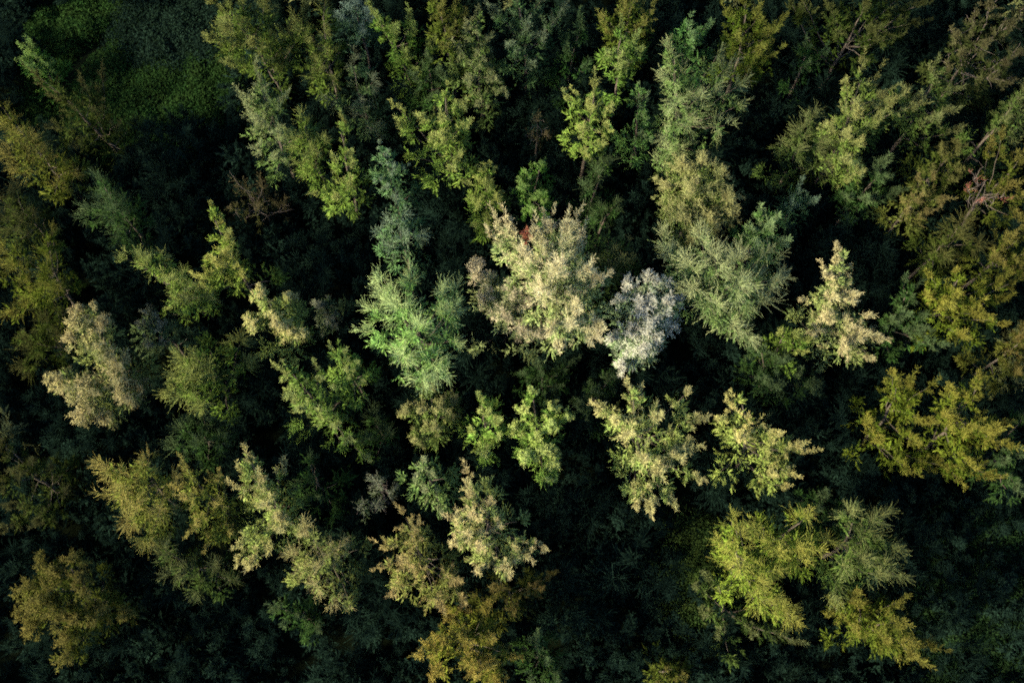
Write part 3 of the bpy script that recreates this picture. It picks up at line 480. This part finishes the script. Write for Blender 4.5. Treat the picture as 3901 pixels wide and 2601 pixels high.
  [(-0.23,1.08,12.4,0.55),(-0.54,0.27,11.81,0.55),(-0.01,-0.5,11.3,0.61),(0.66,-1.27,10.67,0.5),(0.29,0.41,11.81,0.5)],None),
('plume_tree','plume','creamtan2',-1.73,4.68,14.5,'many-topped cream tree at the bottom centre',
  [(-0.74,2.97,12.9,0.7),(-0.58,1.86,13.22,0.9),(-0.25,0.98,13.49,0.89),(-1.38,0.53,13.13,0.96),(-0.56,-0.32,13.32,1.09),(0.03,-0.85,13.33,0.82),(0.81,0.57,12.7,0.69),(-1.37,-0.52,13.04,0.75),(0.37,1.43,13.53,0.55),(1.31,-1.88,13.02,0.89),(-0.29,-1.87,12.95,0.82),(2.11,-1.1,13.16,0.75),(3.18,-0.82,12.94,0.62)],None),
('plume_tree','plume','goldcream',-5.69,2.6,13.5,'gold-cream tree hugging the left of the many-topped cream tree',
  [(-0.65,2.42,12.9,0.9),(-0.1,1.82,12.33,0.97),(-1.82,1.32,11.86,0.77),(-0.74,0.27,11.44,1.12),(-0.06,-0.24,11.03,0.91),(-1.35,-1.03,10.54,0.99),(1.66,-0.49,10.37,1.13),(0.82,-1.82,9.86,0.99),(-2.13,0.34,11.23,0.63),(2.19,-1.5,9.63,0.93)],None),
('plume_tree','plume','rustolive',-0.12,1.03,11,'rust-tinged olive tree under the lower right of the many-topped cream tree',
  [(-0.59,0.27,10.4,0.88),(1.41,0.3,9.1,0.79),(-2.28,-0.6,9.16,0.78),(2.22,0.92,8.55,0.62),(0.23,-0.74,9.52,0.72)],None),
('plume_tree','plume','richgold2',-2.66,-2.32,12.5,'golden tree at the bottom edge below the many-topped cream tree',
  [(-0.45,0.53,11.17,1.09),(-2.05,0.02,11.26,0.97),(-1.49,0.8,11.9,0.72),(0.92,0.77,10.27,0.99),(1.14,-0.61,9.91,1.11),(0.07,-0.84,10.37,1.22),(2.5,-0.32,9.15,0.5),(-1.81,-1.09,10.61,0.79),(1.4,-1.68,9.36,0.99),(-1.07,1.55,10.06,0.81),(0.87,2.03,8.86,0.89)],None),
('plume_tree','plume','green',1.8,-3.15,9.5,'dim green tree at the bottom edge right of the golden bottom-edge tree',
  [(-0.3,1.03,8.9,0.78),(0.33,0.15,8.18,0.78),(-0.56,-0.68,7.74,0.79),(0.85,-0.77,7.49,0.62)],None),
('plume_tree','plume','olivegold2',10.1,-3.96,9.5,'small gold-green tree top poking in at the bottom edge right of centre',
  [(-0.33,0.24,8.9,0.5),(0.58,0,8.33,0.61),(-0.7,-0.31,8.44,0.44)],None),
('feathery_tree','feather','yellow2',15.31,2.12,13.5,'yellow-green tree with a row of bright plumes in the lower right',
  [(-1.74,3.12,12.9,0.69),(-1.06,2.1,12.24,0.97),(-1.04,0.81,11.56,1.12),(-0.36,-0.29,10.89,1.26),(0.77,0.25,10.89,1.05),(0.27,-1.34,10.25,0.99),(1.1,-1.61,9.95,0.92),(2.01,-2.14,9.49,0.92),(1.11,-0.76,10.35,0.78),(2.4,-2.68,9.15,0.43),(-1.95,1.92,10.92,0.78)],None),
('feathery_tree','feather','yellow2',17.48,4.25,12.5,'yellow wispy tree wedged right of the row of bright plumes',
  [(-1.68,0.64,10.41,0.93),(0.69,1.21,11.9,0.63),(0.25,0.04,11.17,0.92),(1.15,-0.27,11.04,0.85),(0.66,-1.06,10.61,0.64),(2.33,-0.07,10.84,0.57),(-0.87,-0.06,10.69,0.85),(-0.47,-0.74,10.57,0.71)],None),
('feathery_tree','feather','olivefeather',22.35,3.58,12.5,'olive-green spiky tree right of the yellow wispy tree',
  [(-1.16,2.01,11.9,0.77),(0.79,2.08,11.02,0.71),(-0.04,1.2,11.2,0.99),(1.15,0.43,10.5,0.85),(1.14,-0.64,10.08,0.93),(-0.65,-0.39,10.54,0.85),(-1.45,-0.66,10.37,0.71),(1.55,-1.17,9.73,0.57),(0.06,-1.27,10,0.85),(-1.29,-1.96,8.41,0.8)],None),
('plume_tree','plume','gold2',23.71,-1.08,11,'low gold-olive tree in the bottom right with dark bushes around',
  [(-0.11,0.32,10.4,1.05),(0.63,-0.81,9.56,1.27),(1.98,-0.82,9.04,0.92),(-0.5,-0.54,9.72,0.92),(1.37,-1.35,9.04,0.92),(-1.03,1.33,7.79,1.02),(-1.02,-0.04,8.09,1.01),(0.56,1.38,8.78,0.86),(-2.07,1.11,6.75,0.89)],None),
('plume_tree','plume','green3',14.79,-0.37,10,'dim green tree below the row of bright plumes in the lower right',
  [(-1.8,2.24,9.4,0.73),(-1.93,0.34,8.1,0.74),(-1.28,-0.76,7.37,0.68),(0.82,-0.71,6.93,0.75),(3.41,-1.35,5.61,0.82),(-2.55,1.76,8.76,0.62),(2.1,-1,6.31,0.64)],None),
]

# ------------------------------------------------------------------ ground
def ground():
    n = 120; ext = 1500.0
    g = np.linspace(-1, 1, n); g = np.sign(g)*np.abs(g)**2.2*ext
    X, Y = np.meshgrid(g, g + 20); Z = .25*np.sin(X*.21)*np.cos(Y*.17) + .15*np.sin(X*.53 + Y*.4)
    V = np.stack([X, Y, Z], -1).reshape(-1, 3)
    Fc = [(i*n+j, i*n+j+1, (i+1)*n+j+1, (i+1)*n+j) for i in range(n-1) for j in range(n-1)]
    me = bpy.data.meshes.new('ground'); me.from_pydata(V.tolist(), [], Fc); me.materials.append(M_SOIL)
    me.polygons.foreach_set('use_smooth', [True]*len(Fc))
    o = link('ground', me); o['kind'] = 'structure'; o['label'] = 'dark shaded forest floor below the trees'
ground()

def scatter_mounds(rng, n, mounds, xy, leaf_l, leaf_w, zmin=.05):
    """leaf triangles spread through mounds (x, y, radius, height)"""
    h = np.zeros(n)
    for i in range(0, n, 20000):
        d2 = ((xy[i:i+20000, None, :] - mounds[None, :, :2])**2).sum(-1)/mounds[None, :, 2]**2
        h[i:i+20000] = (mounds[None, :, 3]*np.clip(1 - d2, 0, None)**.6).max(1)
    z = zmin + h*rng.random(n)**.35
    pos = np.column_stack([xy, z])
    ld = unit(rng.normal(size=(n, 3)) + [0, 0, .25]); wd = unit(np.cross(ld, unit(rng.normal(size=(n, 3)) + [0, 0, 1.2]*1)))
    l = leaf_l*(.6 + .8*rng.random(n)); w = leaf_w*(.7 + .6*rng.random(n))
    v = np.stack([pos - wd*(w/2)[:, None], pos + wd*(w/2)[:, None], pos + ld*l[:, None]], 1)
    return v, rng.random(n)

def strew(o, stock, smin, smax):
    """lay the plants of a stock on the points of a stuff object"""
    g = bpy.data.node_groups.new('strew', 'GeometryNodeTree')
    g.interface.new_socket('Geometry', in_out='INPUT', socket_type='NodeSocketGeometry')
    g.interface.new_socket('Geometry', in_out='OUTPUT', socket_type='NodeSocketGeometry')
    N = g.nodes.new; L = g.links.new
    gi = N('NodeGroupInput'); go = N('NodeGroupOutput'); ip = N('GeometryNodeInstanceOnPoints'); ci = N('GeometryNodeCollectionInfo')
    ci.inputs['Collection'].default_value = stock; ci.inputs['Separate Children'].default_value = True; ci.inputs['Reset Children'].default_value = True
    ip.inputs['Pick Instance'].default_value = True
    rr = N('FunctionNodeRandomValue'); rr.data_type = 'FLOAT_VECTOR'; rr.inputs['Min'].default_value = (-.12, -.12, 0); rr.inputs['Max'].default_value = (.12, .12, 6.28)
    rs = N('FunctionNodeRandomValue'); rs.data_type = 'FLOAT'
    rs.inputs[2].default_value = smin; rs.inputs[3].default_value = smax; rs.inputs['Seed'].default_value = 5
    L(gi.outputs[0], ip.inputs['Points']); L(ci.outputs[0], ip.inputs['Instance']); L(rr.outputs[0], ip.inputs['Rotation']); L(rs.outputs[1], ip.inputs['Scale'])
    L(ip.outputs[0], go.inputs[0])
    md = o.modifiers.new('strew', 'NODES'); md.node_group = g

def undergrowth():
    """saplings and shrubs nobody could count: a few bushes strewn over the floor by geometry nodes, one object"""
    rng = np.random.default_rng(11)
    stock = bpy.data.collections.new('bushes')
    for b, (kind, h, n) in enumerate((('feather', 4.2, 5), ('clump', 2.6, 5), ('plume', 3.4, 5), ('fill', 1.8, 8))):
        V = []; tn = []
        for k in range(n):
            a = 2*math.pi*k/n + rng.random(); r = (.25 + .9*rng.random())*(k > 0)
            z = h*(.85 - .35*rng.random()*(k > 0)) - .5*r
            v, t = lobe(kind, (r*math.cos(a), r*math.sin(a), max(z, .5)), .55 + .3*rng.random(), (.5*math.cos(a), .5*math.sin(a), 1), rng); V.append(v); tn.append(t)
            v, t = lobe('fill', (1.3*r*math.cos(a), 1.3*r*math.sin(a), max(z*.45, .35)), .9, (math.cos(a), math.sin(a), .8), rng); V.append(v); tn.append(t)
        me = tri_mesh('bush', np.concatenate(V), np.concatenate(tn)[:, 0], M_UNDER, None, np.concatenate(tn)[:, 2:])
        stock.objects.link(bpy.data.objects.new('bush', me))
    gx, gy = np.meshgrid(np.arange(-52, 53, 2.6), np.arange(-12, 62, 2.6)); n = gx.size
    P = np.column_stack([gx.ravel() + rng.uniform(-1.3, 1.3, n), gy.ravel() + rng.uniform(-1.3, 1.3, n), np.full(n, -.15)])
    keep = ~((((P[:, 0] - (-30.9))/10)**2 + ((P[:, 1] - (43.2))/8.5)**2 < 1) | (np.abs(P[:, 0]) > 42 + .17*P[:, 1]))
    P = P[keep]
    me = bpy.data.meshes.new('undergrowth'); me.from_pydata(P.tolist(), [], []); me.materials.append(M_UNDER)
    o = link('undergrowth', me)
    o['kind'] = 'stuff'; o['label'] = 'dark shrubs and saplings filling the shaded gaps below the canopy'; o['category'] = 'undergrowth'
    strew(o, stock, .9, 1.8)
undergrowth()

def creeper(name, label, colour, poly_c, size, seed, n, hmax, leaf):
    rng = np.random.default_rng(seed); nm = 170
    mx = np.array(poly_c); sz = np.array(size)
    a = rng.random(nm)*2*math.pi; r = np.sqrt(rng.random(nm))
    m = np.column_stack([mx[0] + sz[0]*r*np.cos(a), mx[1] + sz[1]*r*np.sin(a), rng.uniform(1.0, 3.0, nm), rng.uniform(.3, 1, nm)*hmax])
    k = rng.integers(0, nm, n); r = np.sqrt(rng.random(n))*m[k, 2]; a = rng.random(n)*2*math.pi
    xy = m[k, :2] + np.column_stack([r*np.cos(a), r*np.sin(a)])
    v, tone = scatter_mounds(rng, n, m, xy, leaf, leaf*.6)
    o = link(name, tri_mesh(name, v, tone, M_LEAF)); o.color = (*colour, 1)
    o['kind'] = 'stuff'; o['label'] = label; o['category'] = 'creeper'
creeper('creeper', 'green vines and ferns covering the open clearing at the top left', (.013, .030, .008), (-30.9, 43.2), (10.5, 9.5), 21, 110000, 1.6, .21)
creeper('ivy', 'darker blue-green broad-leaved ivy at the top edge of the clearing', (.008, .017, .011), (-27.2, 47.3), (5.5, 4), 22, 30000, 2.2, .20)
creeper('vines', 'dim yellow-green vines climbing on the left of the lower right yellow-green plume tree', (.022, .038, .010), (13.0, 2.7), (2.2, 3.6), 23, 18000, 4.0, .14)
creeper('ground_ivy', 'dark green broad-leaved ivy mounds in the bottom right corner', (.012, .026, .009), (33.4, 0.0), (6.5, 7), 24, 60000, 2.6, .22)

# ------------------------------------------------------------------ trees
def build_tree(idx, name, kind, colour, x, y, H, label, tufts, rust):
    rng = np.random.default_rng(1000 + idx)
    root = link(name, None, loc=(x, y, 0))
    root['label'] = label; root['category'] = 'tree'; root['group'] = 'trees of the forest canopy'
    T = np.array(tufts)
    V = []; tn = []
    size = rng.uniform(.82, 1.22)
    top = T[np.argmax(T[:, 2])]
    # trunk: from the foot to just under the highest tuft
    tp = np.array([top[0]*.85, top[1]*.85, top[2]])
    foot = np.array([0, 0, -.3])
    tz = np.linspace(0, 1, 9)
    cx = (T[:, 0]*T[:, 3]).sum()/T[:, 3].sum()*.6; cy = (T[:, 1]*T[:, 3]).sum()/T[:, 3].sum()*.6
    trunk_pts = np.stack([foot*(1-t)**2 + np.array([cx*1.0, cy*1.0, H*.5])*2*t*(1-t) + tp*t*t for t in tz])
    trunk_pts[1:-1, :2] += rng.normal(size=(7, 2))*.06
    r0 = .07 + .009*H
    trunk = link('trunk', tube_mesh('trunk', [(trunk_pts, r0*(1 - .88*tz), 8)], M_BARK if kind != 'dead' else M_PALEBARK), root)
    def trunk_at(z):
        return np.array([np.interp(z, trunk_pts[:, 2], trunk_pts[:, k]) for k in range(3)])
    for (lx, ly, lz, R) in tufts:
        p = np.array([lx, ly, lz + rng.normal()*.3]); hz = math.hypot(lx, ly)
        b0 = trunk_at(max(lz - .9*hz - 1.0, H*.25)); out = p - b0
        ax = unit(np.array([out[0], out[1], 0]))*min(hz*.28, .65)
        ax = ax + np.array([0, 0, 1.0]) + rng.normal(size=3)*.12
        if kind == 'cone': ax = ax*[1.5, 1.5, 1]
        v, t = lobe(kind, p, R*1.12, ax, rng, size); V.append(v); tn.append(t)
        axu = unit(ax); K = KINDS[kind]
        end = p + axu*R*K['ln']*.35
        pts = np.vstack([curve_pts(b0, p - axu*R*.6, -.12*hz, 5, rng, .05), [p, end]])
        br = max(.014, .016*R + .006*np.linalg.norm(out))
        parts = [(pts, br*np.linspace(1, .18, len(pts)), 5)]
        if kind in ('dead', 'sparse', 'sparse2'):
            for _ in range(9 if kind == 'dead' else 5):
                q = pts[rng.integers(3, len(pts))] + rng.normal(size=3)*.02
                e = q + unit(axu + .9*rng.normal(size=3))*R*(.8 + .8*rng.random())
                parts.append((curve_pts(q, e, .05, 4, rng, .05), .022*np.linspace(1, .3, 4), 4))
        link('branch', tube_mesh('branch', parts, M_PALEBARK if kind in ('dead', 'sparse', 'sparse2') else M_BARK), trunk)
    # inner and lower foliage: under each tuft, then skirts of low boughs round the trunk
    if kind not in ('dead', 'sparse'):
        for (lx, ly, lz, R) in tufts:
            p = np.array([lx*.84 + cx*.16, ly*.84 + cy*.16, lz - 1.0*R - .25]) + rng.normal(size=3)*.12
            v, t = lobe('fill', p, max(R*1.08, .7), np.array([lx*.15, ly*.15, 1.0]), rng); V.append(v); tn.append(t)
        zlo = np.percentile(T[:, 2], 30); cr = np.hypot(T[:, 0], T[:, 1]).max()*.5 + .3
        nf = int(2 + len(tufts)*.25)
        for k in range(nf):
            a = 2*math.pi*(k + .6*rng.random())/nf; rr = cr*(.25 + .75*rng.random())
            z = max(zlo - 1.6 - 4.0*rng.random(), 1.6)
            p = np.array([cx + rr*math.cos(a), cy + rr*math.sin(a), z])
            ax = np.array([math.cos(a), math.sin(a), .7])
            v, t = lobe('fill', p, 1.1 + .6*rng.random(), ax, rng); V.append(v); tn.append(t)
            b0 = trunk_at(max(z - 1.0, 1.0))
            link('branch', tube_mesh('branch', [(curve_pts(b0, p + ax*.5, .1, 5, rng, .05), np.linspace(.05, .012, 5), 5)], M_BARK), trunk)
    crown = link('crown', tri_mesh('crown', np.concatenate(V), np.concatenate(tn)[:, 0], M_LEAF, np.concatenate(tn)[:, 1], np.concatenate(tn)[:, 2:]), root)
    crown.color = (*COL[colour], 1)
    if rust:
        p = np.array(rust[:3]); v, t = lobe('sparse2', p, rust[3]*1.1, (.0, .2, 1), rng)
        o = link('withered_bough', tri_mesh('withered_bough', v, t[:, 0], M_LEAF, None, t[:, 2:]), root); o.color = (.20, .075, .045, 1)
        o['label'] = 'rust-red withered bough at the back of the cream crown'
    return sum(len(v) for v in V)

total = 0
for i, row in enumerate(TREES): total += build_tree(i, *row)

# ------------------------------------------------------------------ the wood going on outside the picture
def surrounding_wood():
    rng = np.random.default_rng(77); 
    def inside(x, y, z=11):          # within the strip that the numbered trees already fill
        return -4.243 - 3.5 < y < 42.429 + 2.5 and abs(x) < 30.898 + 3.2 + 0.127*(y - (-4.243))
    pts = []
    tries = 0
    while len(pts) < 85 and tries < 6000:
        tries += 1
        x = rng.uniform(-62, 62); y = rng.uniform(-22, 66)
        if inside(x, y): continue
        if any((x-p[0])**2 + (y-p[1])**2 < 4.8**2 for p in pts): continue
        pts.append((x, y))
    stock = bpy.data.collections.new('wood_trees')
    for q in range(4):
        V = []; tn = []; H = 9.5 + q
        for k in range(9):
            aa = rng.random()*6.28; r = 2.1*math.sqrt(rng.random())*(k > 0)
            v, t = lobe('fill', (r*math.cos(aa), r*math.sin(aa), H - .8 - .9*r - 2.5*rng.random()*(k > 0)), rng.uniform(1.0, 1.6), (.3*math.cos(aa), .3*math.sin(aa), 1), rng)
            V.append(v); tn.append(t)
        tn = np.concatenate(tn)
        stock.objects.link(bpy.data.objects.new('wood_tree', tri_mesh('wood_tree', np.concatenate(V), tn[:, 0], M_WOOD, None, tn[:, 2:])))
    me = bpy.data.meshes.new('surrounding_wood'); me.from_pydata([(x, y, -.1) for x, y in pts], [], []); me.materials.append(M_WOOD)
    o = link('surrounding_wood', me); strew(o, stock, .85, 1.15)
    o['kind'] = 'stuff'; o['label'] = 'olive green wood going on all round beyond the nearer trees'; o['category'] = 'wood'
surrounding_wood()
import sys
print('leaf triangles', total, file=sys.stderr)
